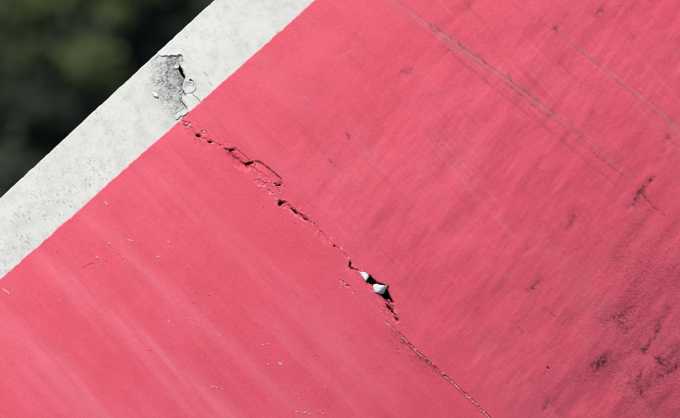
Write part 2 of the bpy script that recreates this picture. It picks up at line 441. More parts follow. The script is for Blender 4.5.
    if m.any():
        q = poly_sdf(s, t, SLOT); d, sg, ar = line_dist(s, t, SLOT_UP)
        ins = sstep(0.35, -0.35, q)
        H[m] += -sstep(0.6, -0.7, q) * 1.9 * sstep(7.5, 0.5, d) * (1 + 0.15 * fbm(s / 3, t / 2, 77, 3))
        D[m] += 0.42 * ins * sstep(6.5, 0.8, d) * np.clip(0.8 + fbm(s / 4, t / 2, 76, 3), 0, 1.3)  # shadow below the upper edge painted into the slot floor
    # chips
    for P, dep in CHIPS:
        m = inbox(S, T, P, 5)
        if not m.any(): continue
        s = S[m]; t = T[m]
        q = poly_sdf(s, t, P)
        ins = sstep(0.35, -0.35, q)
        H[m] += -dep * ins * (1 + 0.25 * fbm(s / 3, t / 3, 80, 2)) + 0.12 * np.exp(-np.abs(q - 0.6) / 0.9) * (q > 0)
        B[m] += 0.35 * np.exp(-((q - 0.3) / 0.5) ** 2) * sstep(0.1, 0.5, fbm(s / 3, t / 3, 83, 2))
        D[m] += 0.16 * ins
    for (u0, v0, u1, v1, dep, wd, gr) in CREASES:
        P = rough_line(L([(u0, v0), (u1, v1)]), 6, 1.0, int(u0 + v0))
        m = inbox(S, T, P, wd * 4 + 4)
        if not m.any(): continue
        s = S[m]; t = T[m]
        d, sg, ar = line_dist(s, t, P)
        d = np.abs(d + 0.55 * wd * fbm(s / (1.6 * wd), t / (2.2 * wd), int(u0) % 90 + 200, 3))
        nn = np.clip(0.75 + 0.8 * fbm(s / 7, t / 7, 90, 3), 0.0, 1.5)
        H[m] += 0.34 * dep * np.exp(-(d / (1.3 * wd)) ** 2)
        D[m] += 1.1 * gr * nn * (0.65 * np.exp(-(d / (0.7 * wd)) ** 1.5) + 0.45 * np.exp(-d / (1.3 * wd)))
    for (u, v, ru, st) in ((600, 361, 8, .45), (628, 312, 11, .32), (622, 326, 9, .28), (640, 340, 9, .2), (577, 214, 6, .3), (640, 196, 8, .3), (530, 288, 6, .3), (662, 330, 12, .2), (655, 392, 16, .28), (630, 378, 12, .25), (670, 362, 12, .3), (604, 12, 10, .14), (632, 35, 10, .12),
                           (610, 250, 16, .10), (560, 400, 12, .12), (640, 270, 18, .12), (520, 255, 9, .12), (410, 71, 5, .25), (470, 5, 5, .2), (455, 42, 9, .14)):
        cs, ct = loc(float(u), float(v))
        m = (np.abs(S - cs) < 3 * ru) & (np.abs(T - ct) < 3 * ru)
        if not m.any(): continue
        s = S[m]; t = T[m]
        D[m] += st * np.exp(-(((s - cs) / ru) ** 2 + ((t - ct) / (1.3 * ru)) ** 2)) * np.clip(0.6 + 1.6 * fbm(s / 7, t / 9, 92, 4, 0.6), 0, 1.7)
    for (u0, v0, u1, v1, wd, st) in STREAKS:
        P = L([(u0, v0), (u1, v1)])
        m = inbox(S, T, P, wd * 3 + 2)
        if not m.any(): continue
        s = S[m]; t = T[m]
        d, sg, ar = line_dist(s, t, P)
        ln = math.hypot(*(P[1] - P[0]))
        nn = np.clip(0.75 + 0.8 * fbm(s / 40, t / 1.8, 95, 3), 0, 1.4) if ln > 8 else 1.0
        (CK if wd > 1.8 else D)[m] += (1.35 if wd > 1.8 else 1.0) * st * nn * np.exp(-(d / wd) ** 2) * np.minimum(1, sstep(-1, 0.12 * ln + 1, ar) * sstep(ln + 1, 0.88 * ln - 1, ar) + (ln < 8))
        D[m] += (1.5 if wd > 1.8 else 0.0) * st * np.clip(fbm(s / 9, t / 1.5, 99, 3) - 0.05, 0, 1) * np.exp(-(d / wd) ** 2)
        H[m] -= 0.12 * st * nn * np.exp(-(d / wd) ** 2)
    for (u0, v0, u1, v1, wd, st) in LIGHT:
        P = L([(u0, v0), (u1, v1)])
        m = inbox(S, T, P, wd * 3 + 2)
        if not m.any(): continue
        s = S[m]; t = T[m]
        d, sg, ar = line_dist(s, t, P); ln = math.hypot(*(P[1] - P[0]))
        F[m] += 2.1 * st * np.exp(-(d / wd) ** 2) * sstep(0, 50, ar) * sstep(ln, ln - 50, ar) * np.clip(0.8 + 0.7 * fbm(s / 60, t / 5, 97, 3), 0, 1.5)
    # faint chalking away from the features
    F += (0.16 + 0.22 * (1 - upr)) * np.clip(fbm(S / 120, T / 9, 110, 4, 0.6), 0, 1)
    D += 0.10 * upr * np.clip(fbm(S / 40, T / 30, 115, 4) - 0.05, 0, 1) + 0.05 * upr * sstep(250, 560, S)
    CK += 0.06 * upr * sstep(200, 520, S) + 0.22 * upr * np.clip(fbm(S / 70, T / 20, 117, 4) - 0.1, 0, 1)
    # crinkled paint, strongest low on the right
    cs, ct = loc(650., 375.)
    RG += 0.75 * np.exp(-(((S - cs) / 95) ** 2 + ((T - ct) / 85) ** 2)) * np.clip(0.75 + fbm(S / 22, T / 22, 120, 3), 0.1, 1.3)
    cs, ct = loc(650., 265.)
    RG += 0.6 * np.exp(-(((S - cs) / 50) ** 2 + ((T - ct) / 45) ** 2)) * np.clip(0.7 + fbm(S / 22, T / 22, 125, 3), 0.1, 1.3)
    RG += 0.14 * upr
    cs, ct = loc(655., 375.)
    D += 0.13 * np.exp(-(((S - cs) / 85) ** 2 + ((T - ct) / 70) ** 2)) * np.clip(fbm(S / 14, T / 16, 130, 4) + 0.25, 0, 1)
    fl = fbm(S / 260, T / 1.7, 210, 2); pt = sstep(0.0, 0.45, fbm(S / 90, T / 30, 213, 3)) * sstep(10, 120, S)
    D += 0.20 * upr * pt * sstep(0.42, 0.62, fl); F += 0.28 * upr * pt * sstep(0.42, 0.62, -fl)
    fl = fbm(S / 300, T / 2.2, 220, 2); D += 0.07 * (1 - upr) * sstep(0.45, 0.62, fl)
    out = sstep(0, 60, np.maximum(np.abs(T - 300) - 480, 0)) # nothing special beyond
    return H * (1 - 0.5 * out) * sstep(980, 640, S), np.clip(D, 0, 1), np.clip(B, 0, 1), np.clip(F, 0, 1), np.clip(RG, 0, 1), np.clip(CK, 0, 1)

# ------------------------------------------------------------------ span taper for the far parts of the blade
T_LO, T_HI = -4200.0, 5200.0
def widen(S, T):
    k = np.interp(T, [T_LO, -300, 900, T_HI], [1.35, 1.0, 1.0, 0.62])
    return np.where(S > 640, 640 + (S - 640) * k, S)

def build_grid(name, S, T, H, A, mat, holes=(), rim=0.0):
    nr, nc = S.shape
    idx = np.arange(nr * nc).reshape(nr, nc)
    F = np.stack([idx[:-1, :-1], idx[:-1, 1:], idx[1:, 1:], idx[1:, :-1]], -1).reshape(-1, 4)
    s = S.ravel().copy(); t = T.ravel().copy()
    keep = np.ones(len(F), bool)
    for P in holes:
        m = np.where(inbox(s, t, P, 3))[0]
        if len(m) == 0: continue
        q = poly_sdf(s[m], t[m], P); e = 0.05
        gx = (poly_sdf(s[m] + e, t[m], P) - q) / e; gy = (poly_sdf(s[m], t[m] + e, P) - q) / e
        near = np.abs(q) < 0.34
        s[m] = np.where(near, s[m] - gx * q, s[m]); t[m] = np.where(near, t[m] - gy * q, t[m])
        full = np.full(len(s), 5.0); full[m] = np.where(near, 0.0, q)
        fq = full[F]
        keep &= ~((fq.sum(1) < -0.05) & (fq.max(1) < 0.6))
    F = F[keep]
    V = np.stack([s, t, H.ravel()], 1)
    A = A.reshape(-1, A.shape[-1])
    if rim > 0 and len(holes):
        E = np.concatenate([F[:, [0, 1]], F[:, [1, 2]], F[:, [2, 3]], F[:, [3, 0]]])
        key = np.sort(E, 1); kk = key[:, 0].astype(np.int64) * (nr * nc) + key[:, 1]
        u, inv, cnt = np.unique(kk, return_inverse=True, return_counts=True)
        Eb = E[cnt[inv] == 1]
        r = Eb // nc; c = Eb % nc
        inner = ~(((r == 0).all(1)) | ((r == nr - 1).all(1)) | ((c == 0).all(1)) | ((c == nc - 1).all(1)))
        Eb = Eb[inner]
        ids = np.unique(Eb); mp = {int(a): len(V) + i for i, a in enumerate(ids)}
        dn = V[ids].copy(); dn[:, 2] -= rim; dn[:, 1] -= 0.5 * rim
        da = A[ids].copy(); da[:, 0] = np.maximum(da[:, 0], 0.15)
        V = np.concatenate([V, dn]); A = np.concatenate([A, da])
        lo = np.array([[mp[int(b)], mp[int(a)]] for a, b in Eb])
        F = np.concatenate([F, np.stack([Eb[:, 1], Eb[:, 0], lo[:, 1], lo[:, 0]], 1)])
    used = np.zeros(len(V), bool); used[F.ravel()] = True
    re = np.cumsum(used) - 1
    return link_mesh(name, V[used] * K, re[F], mat, root, A[used][:, :4], True, A[used][:, 4] if A.shape[1] > 4 else None)

# red shell ------------------------------------------------------------------
def coarse(a, b, n, p=1.6): return a + (b - a) * np.linspace(0, 1, n) ** p
s_fr = np.arange(0, 575, 0.75)
s_bk = coarse(577, 1000, 26)
cols = np.concatenate([s_fr, s_bk])
e_f = np.arange(-33, 33, 0.32)
e_lo = np.arange(-372, -33, 0.92); e_hi = np.arange(33.3, 470, 0.92)
rows = np.concatenate([coarse(-374, T_LO - 260, 40)[::-1], e_lo, e_f, e_hi, coarse(472, T_HI - 260, 40)])
S, E = np.meshgrid(cols, rows)
T = E + cmid(S)
line = 0.95 * fbm(T / 4.5, T * 0, 140, 5, 0.65) + 2.2 * np.clip(fbm(T / 7, T * 0, 145, 3) - 0.25, 0, 1) + 0.5 * fbm(T / 60, T * 0, 149, 2)
S = S + line * np.exp(-S / 2.0)
H, D, B, Fd, RG, CK = shell_fields(S, T)
Z = z0(S) + H + 0.40
Z[:, 0] -= 0.9
B = np.clip(B + 0.55 * np.exp(-((S - line) / 0.8) ** 2) * sstep(0.2, 0.6, fbm(T / 4, T * 0, 150, 3)), 0, 1)
A = np.stack([D, B, Fd, RG, CK], -1)
Sw = widen(S, T)
shell = build_grid("red_shell", Sw, T, Z, A, MAT_RED, HOLES, 3.2)
shell["label"] = "faded red painted skin with a torn crack"

# white band -----------------------------------------------------------------
def ZC(pts): return L([(130 + x / 4.183, 30 + y / 4.183) for x, y in pts])
PATCH2 = rough_poly(ZC([(150, 124), (178, 116), (206, 118), (204, 138), (212, 160), (228, 196), (216, 230), (222, 262), (210, 290), (218, 312), (204, 334), (188, 340), (176, 306), (160, 270), (168, 226), (146, 190), (158, 156)]), 2.0, 0.8, 22)
PATCH = rough_poly(ZC([(98, 124), (112, 114), (126, 108), (160, 109), (200, 104), (219, 109), (222, 130), (206, 138), (208, 152), (232, 196), (226, 206), (218, 232), (226, 262), (236, 272), (222, 276), (217, 290),
                       (224, 308), (238, 322), (240, 333), (214, 340), (196, 350), (192, 366), (182, 372), (160, 352), (140, 318), (118, 292), (100, 262), (92, 226), (96, 190), (92, 150)]), 1.8, 0.75, 21)
LEFTSIDE = ZC([(96, 128), (88, 190), (92, 262), (130, 318), (180, 374)])
GAP = [rough_poly(L([(188.5, 79.6), (191, 78.8), (193.4, 81), (192.2, 82.4), (190, 81.4)]), 1.1, 0.2, 6), rough_poly(ZC([(197, 146), (209, 148), (222, 172), (234, 196), (227, 207), (216, 192), (205, 172)]), 1.1, 0.2, 5)]
def band_fields(S, T):
    H = common_h(S, T) + 0.25 * fbm(S / 30, T / 40, 160, 3) + 0.04 * fbm(S / 3, T / 3, 161, 2)
    D = np.zeros_like(S); B = np.zeros_like(S); G = np.zeros_like(S)
    m = inbox(S, T, PATCH, 14)
    s = S[m]; t = T[m]
    q = poly_sdf(s, t, PATCH)
    dl, _, _ = line_dist(s, t, LEFTSIDE)
    ramp = sstep(2, 19, dl + 7 * fbm(s / 7, t / 7, 162, 3))                                   # worn gradually on one side, broken sharply on the other
    ins = sstep(0.4, -0.4, q)
    dH = -1.9 * ins * (0.06 + 0.94 * ramp) * (1 + 0.2 * fbm(s / 4, t / 4, 165, 3)) + 0.18 * ins * fbm(s / 1.6, t / 1.6, 166, 2)
    dH += 0.5 * np.exp(-np.abs(q - 0.5) / 1.3) * (q > 0) * ramp * np.clip(0.5 + fbm(s / 6, t / 6, 168, 2), 0, 1)
    bm = np.clip(ins * (0.25 + 0.60 * ramp) + 0.30 * np.exp(-np.clip(q, 0, 99) / 5) * (1 - ramp) * (q > 0), 0, 1)
    G_ = np.exp(-((q + 0.2) / 0.55) ** 2) * ramp * sstep(-0.15, 0.35, fbm(s / 4, t / 4, 169, 2)) * 0.75
    q2 = poly_sdf(s, t, PATCH2)
    i2 = sstep(0.4, -0.4, q2)
    dH += -0.9 * i2; bm = np.clip(bm + 0.25 * i2, 0, 1)
    G_ = G_ + 0.55 * np.exp(-((q2 + 0.3) / 0.5) ** 2) * sstep(0.0, 0.4, fbm(s / 5, t / 5, 190, 2)) + 0.05 * i2
    rid = np.abs(fbm(s / 9, t / 6, 191, 3)); rid2 = np.abs(fbm(s / 6, t / 9, 194, 3))
    zone = np.exp(-np.clip(q, 0, 99) / 4)
    G_ = G_ + zone * (0.42 * sstep(0.035, 0.0, rid) + 0.30 * sstep(0.03, 0.0, rid2)) * sstep(-0.2, 0.3, fbm(s / 8, t / 8, 197, 2))
    dH += -0.5 * zone * sstep(0.04, 0.0, rid)
    H[m] += dH; B[m] += bm; G[m] += G_
    wl = ZC([(172, 150), (190, 168), (204, 190), (214, 214)])
    m = inbox(S, T, wl, 12); d, _, _ = line_dist(S[m], T[m], wl)
    G[m] += 0.42 * np.exp(-(d / 4.2) ** 2) * np.clip(0.7 + 1.2 * fbm(S[m] / 3, T[m] / 3, 164, 3), 0, 1.3)  # shadow of the overhanging coat, painted as a dark gradient
    for wl, st in ((ZC([(150, 215), (185, 240), (212, 250)]), 0.35), (ZC([(216, 296), (228, 318), (212, 336), (200, 330)]), 0.35), (ZC([(150, 160), (170, 200), (165, 240)]), 0.16), (ZC([(170, 330), (188, 352), (190, 362)]), 0.35)):
        m = inbox(S, T, wl, 8); d, _, _ = line_dist(S[m], T[m], wl)
        G[m] += st * np.exp(-(d / 2.6) ** 2) * np.clip(0.4 + 1.6 * fbm(S[m] / 2.2, T[m] / 2.2, 167, 3), 0, 1.3)
    # bits of white skin left standing in the patch
    for poly in (ZC([(92, 262), (104, 258), (116, 268), (118, 278), (108, 282), (98, 274)]), ZC([(182, 148), (192, 142), (200, 150), (190, 156)]), ZC([(188, 356), (202, 344), (226, 338), (232, 346), (214, 358), (200, 374), (192, 374)])):
        m = inbox(S, T, poly, 3)
        q = poly_sdf(S[m], T[m], poly); i2 = sstep(0.4, -0.4, q)
        H[m] += 1.3 * i2; B[m] *= (1 - i2); G[m] = G[m] * (1 - i2) + 0.7 * sstep(-0.1, 0.4, fbm(S[m] / 3, T[m] / 3, 163, 2)) * np.exp(-((q - 0.5) / 0.5) ** 2) * (1 - i2)
    cs, ct = L([(188.6, 87.0)])[0]
    rr_ = np.hypot(S - cs, T - ct); m = rr_ < 11
    an = np.arctan2(T[m] - ct, S[m] - cs)
    g = np.exp(-((rr_[m] - 7.4 - 0.3 * np.sin(3 * an)) / 0.65) ** 2) * np.clip(0.45 + 0.75 * np.cos(an - 0.5), 0.0, 1)
    G[m] += 0.55 * g * sstep(-0.45, 0.1, fbm(S[m] / 3, T[m] / 3, 172, 2)); H[m] -= 0.9 * g
    # hairlines
    for pts, st in ((ZC([(262, 268), (280, 284), (298, 304)]), 0.7), (ZC([(242, 116), (262, 128), (272, 136)]), 0.18), (ZC([(310, 178), (326, 192)]), 0.4), (ZC([(332, 222), (345, 234)]), 0.35), (ZC([(346, 46), (360, 54)]), 0.3),
                    (ZC([(120, 112), (104, 128)]), 0.5), (ZC([(232, 30), (238, 36)]), 0.4)):
        m = inbox(S, T, pts, 3)
        d, _, _ = line_dist(S[m], T[m], rough_line(pts, 2, 0.4, 8))
        g = np.exp(-(d / 0.55) ** 2); G[m] += st * g; H[m] -= 0.7 * st * g
    # speckled grime in patches
    for (u, v, ru, st) in ((62, 190, 26, 1.2), (100, 172, 18, 1.1), (20, 228, 20, 1.0), (40, 205, 18, 0.6), (8, 262, 14, 0.6), (85, 150, 16, 0.5), (232, 50, 14, 0.4), (108, 165, 10, 0.4), (10, 250, 20, 0.35), (130, 130, 22, 0.22), (210, 40, 25, 0.12), (275, 40, 8, 0.25), (222, 6, 10, 0.3), (145, 110, 16, 0.3)):
        cs, ct = loc(float(u), float(v))
        D += st * np.exp(-(((S - cs) ** 2 + (T - ct) ** 2) / ru ** 2)) * np.clip(0.6 + fbm(S / 9, T / 5, 170, 3), 0, 1.4)
    D += 0.08 + 0.75 * np.clip(fbm(S / 30, T / 26, 171, 3) - 0.05, 0, 1) * sstep(260, 120, T)
    B += 0.25 * np.exp(-(((S - loc(163., 80.)[0]) / 16) ** 2 + ((T - loc(163., 80.)[1]) / 22) ** 2))
    # dark residue caught along the paint line
    ln = np.exp(-np.clip(0.5 - S, 0, 99) / 0.9) * sstep(0.15, 0.5, fbm(T / 6, T * 0, 175, 3))
    cs, ct = loc(275., 35.)
    G += ln * (0.22 + 0.6 * np.exp(-((T - ct) / 14) ** 2))
    D += 0.25 * np.exp(-np.clip(S - edge_s(T), 0, 99) / 1.5)
    return H, np.clip(D, 0, 1), np.clip(B, 0, 1), np.clip(G, 0, 1)

rows = np.concatenate([coarse(-180, T_LO, 40)[::-1], np.arange(-178, 205, 1.3), np.arange(205, 300, 0.36), np.arange(300.5, 480, 1.3), coarse(482, T_HI, 40)])
fr = np.linspace(0, 1, 165)
wrap = np.linspace(0, 1, 9)[:-1]
FR, T = np.meshgrid(fr, rows)
es = edge_s(T) + 0.55 * fbm(T / 6, T * 0, 180, 5, 0.65) + 1.2 * np.clip(fbm(T / 9, T * 0, 183, 3) - 0.35, 0, 1) + 0.25 * fbm(T / 60, T * 0, 185, 2)
S = es + FR * (4.2 - es)
H, D, B, G = band_fields(S, T)
Z = z0(S) + H
Z -= 0.8 * sstep(0.8, 3.6, S)                # tucks under the red coat
A = np.stack([D, B, G, 0 * D], -1)
# rounded blunt edge continuing to the back
rad = 2.2
WS, WT = np.meshgrid(wrap, rows)
ang = WS * math.pi
e0 = es[:, :1]; zt = Z[:, :1]
Sw_ = e0 - rad * 0.55 * np.sin(ang); Zw = zt - rad + rad * np.cos(ang)
Sw_ = Sw_[:, ::-1]; Zw = Zw[:, ::-1]
Sw_ = Sw_[:, :-1]; Zw = Zw[:, :-1]; Tw = WT[:, :-1]
Aw = np.zeros(Sw_.shape + (4,)); Aw[..., 0] = 0.25
S = np.concatenate([Sw_, S], 1); T2 = np.concatenate([Tw, T], 1); Z = np.concatenate([Zw, Z], 1); A = np.concatenate([Aw, A], 1)
band = build_grid("edge_band", S, T2, Z, A, MAT_WHITE, GAP, 1.5)
band["label"] = "white edge band with a worn grey patch"

# leading edge and far side of the blade ----------------------------------------
rows = np.concatenate([coarse(-200, T_LO, 30)[::-1], np.linspace(-190, 900, 30), coarse(910, T_HI, 30)])
prof = []
zb = float(z0(1000.0))
for a in np.linspace(0, 1, 22):                # nose
    p0 = np.array([985., float(z0(985.)) - 0.6]); p1 = np.array([1230., zb - 128]); p2 = np.array([1260., zb - 280]); p3 = np.array([960., zb - 250])
    prof.append((1 - a) ** 3 * p0 + 3 * a * (1 - a) ** 2 * p1 + 3 * a * a * (1 - a) * p2 + a ** 3 * p3)
q0 = prof[-1]
for a in np.linspace(0, 1, 24)[1:]:
    p1 = q0 + np.array([-300, 28]); p2 = np.array([200., -150.]); p3 = np.array([-64., float(z0(-64.)) - 6.2])
    prof.append((1 - a) ** 3 * q0 + 3 * a * (1 - a) ** 2 * p1 + 3 * a * a * (1 - a) * p2 + a ** 3 * p3)
prof = np.array(prof)
PS, T = np.meshgrid(prof[:, 0], rows); PZ = np.meshgrid(prof[:, 1], rows)[0]
wgt = np.meshgrid(np.linspace(0, 1, len(prof)), rows)[0] ** 8
PS = PS * (1 - wgt) + wgt * edge_s(T)
PS = widen(PS, T)
A = np.zeros(PS.shape + (4,))
nb = build_grid("far_side_shell", PS, T, PZ, A, MAT_RED)
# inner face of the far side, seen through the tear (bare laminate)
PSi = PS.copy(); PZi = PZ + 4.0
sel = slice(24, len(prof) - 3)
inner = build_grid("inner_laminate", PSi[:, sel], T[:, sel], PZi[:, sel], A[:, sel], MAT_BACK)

# ------------------------------------------------------------------ loose pieces on the skin
def skin_z(s, t):
    s = np.atleast_1d(np.asarray(s, float)); t = np.atleast_1d(np.asarray(t, float))
    h = shell_fields(s, t)[0] if s.mean() > 0 else band_fields(s, t)[0] - 0.4
    return z0(s) + h + 0.40

def slab(name, outline, zfun, thick, mat, parent, smooth=False):
    """closed chip: outline (s,t) array, zfun(s,t,k) top height, given thickness"""
    P = np.asarray(outline); n = len(P); c = P.mean(0)
    rings = [1.0, 0.6, 0.25]
    top = [(*(c + (P[i] - c) * r), 0) for r in rings for i in range(n)] + [(*c, 0)]
    top = np.array(top); top[:, 2] = zfun(top[:, 0], top[:, 1])
    bot = top.copy(); bot[:, 2] -= thick
    V = np.concatenate([top, bot]); o = len(top); F = []
    for r in range(len(rings) - 1):
        for i in range(n):
            j = (i + 1) % n
            F.append((r * n + i, r * n + j, (r + 1) * n + j)); F.append((r * n + i, (r + 1) * n + j, (r + 1) * n + i))
    for i in range(n):
        F.append(((len(rings) - 1) * n + i, (len(rings) - 1) * n + (i + 1) % n, o - 1))
    F += [(a + o, c_ + o, b + o) for a, b, c_ in F]
    for i in range(n):
        j = (i + 1) % n
        F.append((i, o + j, j)); F.append((i, o + i, o + j))
    return link_mesh(name, V * K, np.array(F), mat, parent, None, smooth)

def flake_at(u, v, length, width, angle, mat, lift=0.5, seed=0, curl=0.5):
    r = np.random.default_rng(seed)
    s, t = loc(float(u), float(v))
    n = 9
    th = np.linspace(0, 2 * math.pi, n, endpoint=False) + r.uniform(0, 0.3)
    rr = 1 + r.normal(0, 0.22, n)
    a = math.radians(angle)                    # image angle, counter-clockwise from +u
    d = np.array([math.cos(a) * EX[0] + math.sin(a) * EX[1], math.cos(a) * EY[0] + math.sin(a) * EY[1]])
    e = np.array([-d[1], d[0]])
    bend = r.normal(0, 0.25) * width
    x = np.cos(th) * rr * length / 2; y = np.sin(th) * rr * width / 2 + bend * np.cos(2 * th)
    P = np.array([s, t]) + x[:, None] * d + y[:, None] * e
    zc = float(skin_z(s, t)[0])
    dz = z0(s)
    def zf(a_, b_):
        q = (a_ - s) * d[0] + (b_ - t) * d[1]; q2 = (a_ - s) * e[0] + (b_ - t) * e[1]
        return zc + (z0(a_) - dz) + 0.25 + lift * np.abs(q2 / max(width, 0.5)) + curl * (q / max(length, 1)) ** 2 * 2
    return slab("paint_flake", P, zf, 0.45, mat, shell)

P_, R_ = MAT_FLAKE, MAT_FLAKE_RED
FL = [(106, 203, 6, 1.6, -42, P_), (109.5, 243, 3.6, 1.8, 30, P_), (130, 240, 5, 0.9, -20, P_), (134.5, 241, 4, 0.9, 35, P_), (158, 256.6, 3.4, 1.8, 0, P_), (97, 257, 3.2, 1.4, 10, P_), (101, 258, 2.2, 1, 60, P_),
      (88, 264.5, 12, 0.6, 24, R_), (168.6, 241.5, 2.0, 1.4, 0, P_), (142, 217, 2.0, 1.2, 20, P_), (5.5, 290.5, 7, 1.4, -35, P_), (8.5, 293, 2.6, 1.6, -60, P_), (34, 307, 3.5, 1.0, -20, R_),
      (169, 321, 2.6, 2.0, 70, P_), (188, 319, 4.5, 0.8, -25, P_), (192, 322.5, 4.5, 0.8, -55, P_), (208, 295, 4, 0.7, 8, R_), (207.5, 315.6, 2.2, 0.9, 0, P_), (213, 386.6, 4.2, 1.3, 10, P_), (217, 387.5, 3.0, 1.2, -30, P_), (220, 386.8, 4.5, 0.6, 0, R_),
      (263, 344.6, 5, 0.8, 15, P_), (267.5, 343.6, 3.2, 0.8, -30, P_), (280.5, 363, 3.6, 2.0, -10, P_), (283, 364.4, 2.0, 1.2, 40, P_), (268, 364, 2.0, 1.5, 0, P_), (297, 411.5, 4, 0.9, -10, P_), (305, 412, 4.5, 0.7, 10, P_), (320, 411, 4, 1.0, 20, P_), (322.5, 413.2, 3.4, 1.0, -30, P_),
      (309, 413.8, 2.4, 0.9, 0, P_), (341.5, 281, 3.6, 0.9, -45, P_), (345, 283, 3.4, 0.9, -42, P_), (353, 293.4, 2.6, 1.4, -30, P_), (349.5, 288, 2.4, 0.8, -45, R_),
      (204, 131.6, 3.4, 2.4, 30, P_), (186.5, 123.4, 4.0, 1.2, 15, P_), (190, 124.5, 2.4, 1.2, -30, P_), (256, 181.5, 4.4, 1.2, 20, P_), (261, 182.6, 4.4, 2.4, -20, R_), (265, 181, 4, 1.4, 30, R_), (259, 186, 4, 0.8, -10, P_),
      (270, 192.5, 4.6, 1.0, -30, P_), (273, 191, 2.6, 1.2, 50, R_), (262.5, 206, 2.6, 1.4, 0, R_), (279, 189.5, 3, 1, -30, R_), (301, 212.4, 3.6, 1.0, -35, R_), (291, 205.5, 3.0, 1.2, -30, R_),
      (388.5, 324, 5, 1.1, -43, P_), (394, 329, 4.5, 1.3, -43, P_), (399, 333.4, 3.2, 0.9, -43, P_), (443, 373, 4, 1.2, -42, P_), (447, 377.5, 4, 1.4, -42, P_), (452, 381, 3, 1.2, -42, P_), (433, 364, 3, 0.9, -40, P_), (466, 393.5, 3.6, 1.2, -40, P_), (470, 397, 3, 1.1, -42, P_),
      (477, 403.6, 3.4, 1.2, -42, P_), (484, 411, 4, 1.2, -45, P_), (416, 349, 3, 0.8, -42, P_), (424, 357, 2.6, 0.8, -42, R_),
      (398, 352, 4, 0.7, -15, R_), (391, 341, 4, 0.7, -30, R_), (396, 347.5, 5, 0.6, -20, R_), (412, 364.6, 4, 0.8, -30, P_), (619, 4, 2.4, 2.2, 0, R_), (389, 300, 3.2, 1.3, -40, R_), (394.5, 311.4, 3.4, 1.2, -50, P_), (362, 279, 2.6, 0.9, -30, R_),
      (217, 137, 2.4, 1.0, 0, R_), (238, 143, 2.0, 1.0, 40, R_), (195, 139, 2.6, 1.0, 20, R_), (284, 186, 2.4, 1.0, 0, R_), (310, 216, 2.4, 0.9, -30, P_), (345, 253, 2.6, 0.8, -45, R_), (57, 250, 2.4, 0.9, 20, R_), (60, 300, 2, 0.9, 0, P_), (150, 350, 2.2, 0.9, 30, R_), (240, 330, 2.2, 0.9, 10, R_)]
fr_ = np.random.default_rng(77)
for cu, cv, sd, n in ((120, 235, 40, 11), (30, 300, 26, 6), (200, 310, 45, 8), (270, 360, 30, 7), (310, 408, 22, 6), (215, 388, 14, 4), (270, 190, 14, 8), (390, 312, 9, 7), (355, 290, 10, 5), (300, 214, 8, 5)):
    for _ in range(n):
        u = cu + fr_.normal(0, sd); v = cv + fr_.normal(0, sd * 0.6)
        if u > 3 and v < 416 and loc(u, v)[0] > 6:
            FL.append((u, v, fr_.uniform(1.0, 3.0), fr_.uniform(0.5, 1.1), fr_.uniform(-80, 80), P_ if fr_.random() < 0.6 else R_))
for i, (u, v, l, wd, an, m) in enumerate(FL):
    flake_at(u, v, l, wd, an, m, 0.35, 300 + i, 0.35)

# white core pieces pushed out through the tear: thin torn sheets of core with bent edges
def torn(pts, zf, seed, thick):
    P = rough_poly(Z5(pts), 1.3, 0.16, seed)
    c = P.mean(0); b = float(z0(c[0]))
    rr = np.random.default_rng(seed)
    return slab("foam_core_piece", P, lambda s, t: b + zf(s - c[0], t - c[1]) + rr.normal(0, 0.10, len(s)), thick, MAT_CORE, root, True)
c1 = torn([(179, 142), (192, 145), (210, 149), (222, 158), (227, 168), (219, 180), (213, 192), (204, 179), (191, 160)], lambda x, y: 0.8 + 0.22 * x - 0.10 * y - 0.03 * y * y, 11, 1.6)
c2 = torn([(248, 207), (262, 203), (287, 210), (302, 212), (317, 207), (311, 222), (303, 230), (300, 243), (289, 251), (270, 246), (257, 243), (250, 233), (245, 222)], lambda x, y: 1.9 - 0.34 * np.abs(x - 0.4) - 0.22 * np.clip(x - 0.8, 0, 9) ** 1.5 + 0.10 * y, 12, 2.2)
c1["label"] = "pointed white sliver of core at the top of the tear"
c2["label"] = "star shaped white scrap of core in the tear"

# curled disc of white skin at the worn patch
def curl():
    s, t = L([(188.6, 87.0)])[0]
    V = []; F = []; nr, ns = 7, 30; th = 0.6
    zc = float(z0(s)) - 0.3
    rr = np.random.default_rng(5)
    aa = np.arange(ns) * 2 * math.pi / ns
    wob = 1 + 0.07 * np.sin(2 * aa + 0.6) + 0.05 * np.sin(5 * aa) + rr.normal(0, 0.035, ns)
    wob *= 1 - 0.30 * np.exp(-((np.angle(np.exp(1j * (aa - 1.15)))) / 0.30) ** 2) - 0.22 * np.exp(-((np.angle(np.exp(1j * (aa - 3.6)))) / 0.5) ** 2)
    for layer in (0, 1):
        for i in range(nr):
            r_ = 6.9 * i / (nr - 1)
            for j in range(ns):
                a = 2 * math.pi * j / ns
                x, y = r_ * math.cos(a) * wob[j], r_ * math.sin(a) * wob[j]
                # bowl: the middle sags, the rim rises most on the side facing into the patch
                z = 0.3 + 0.020 * r_ * r_ * (0.9 + 0.9 * math.cos(a - 2.0)) + 0.12 * math.sin(3 * a + r_) * r_ / 7
                V.append((s + x, t + y, zc + z - layer * th))
    o = nr * ns
    for i in range(nr - 1):
        for j in range(ns):
            k = (j + 1) % ns
            F.append((i * ns + j, (i + 1) * ns + j, (i + 1) * ns + k, i * ns + k))
            F.append((o + i * ns + j, o + i * ns + k, o + (i + 1) * ns + k, o + (i + 1) * ns + j))
    for j in range(ns):
        k = (j + 1) % ns; b = (nr - 1) * ns
        F.append((b + j, o + b + j, o + b + k, b + k))
    return link_mesh("paint_curl", np.array(V) * K, np.array(F), MAT_FLAKE_WHITE, band, None, True)
curl()
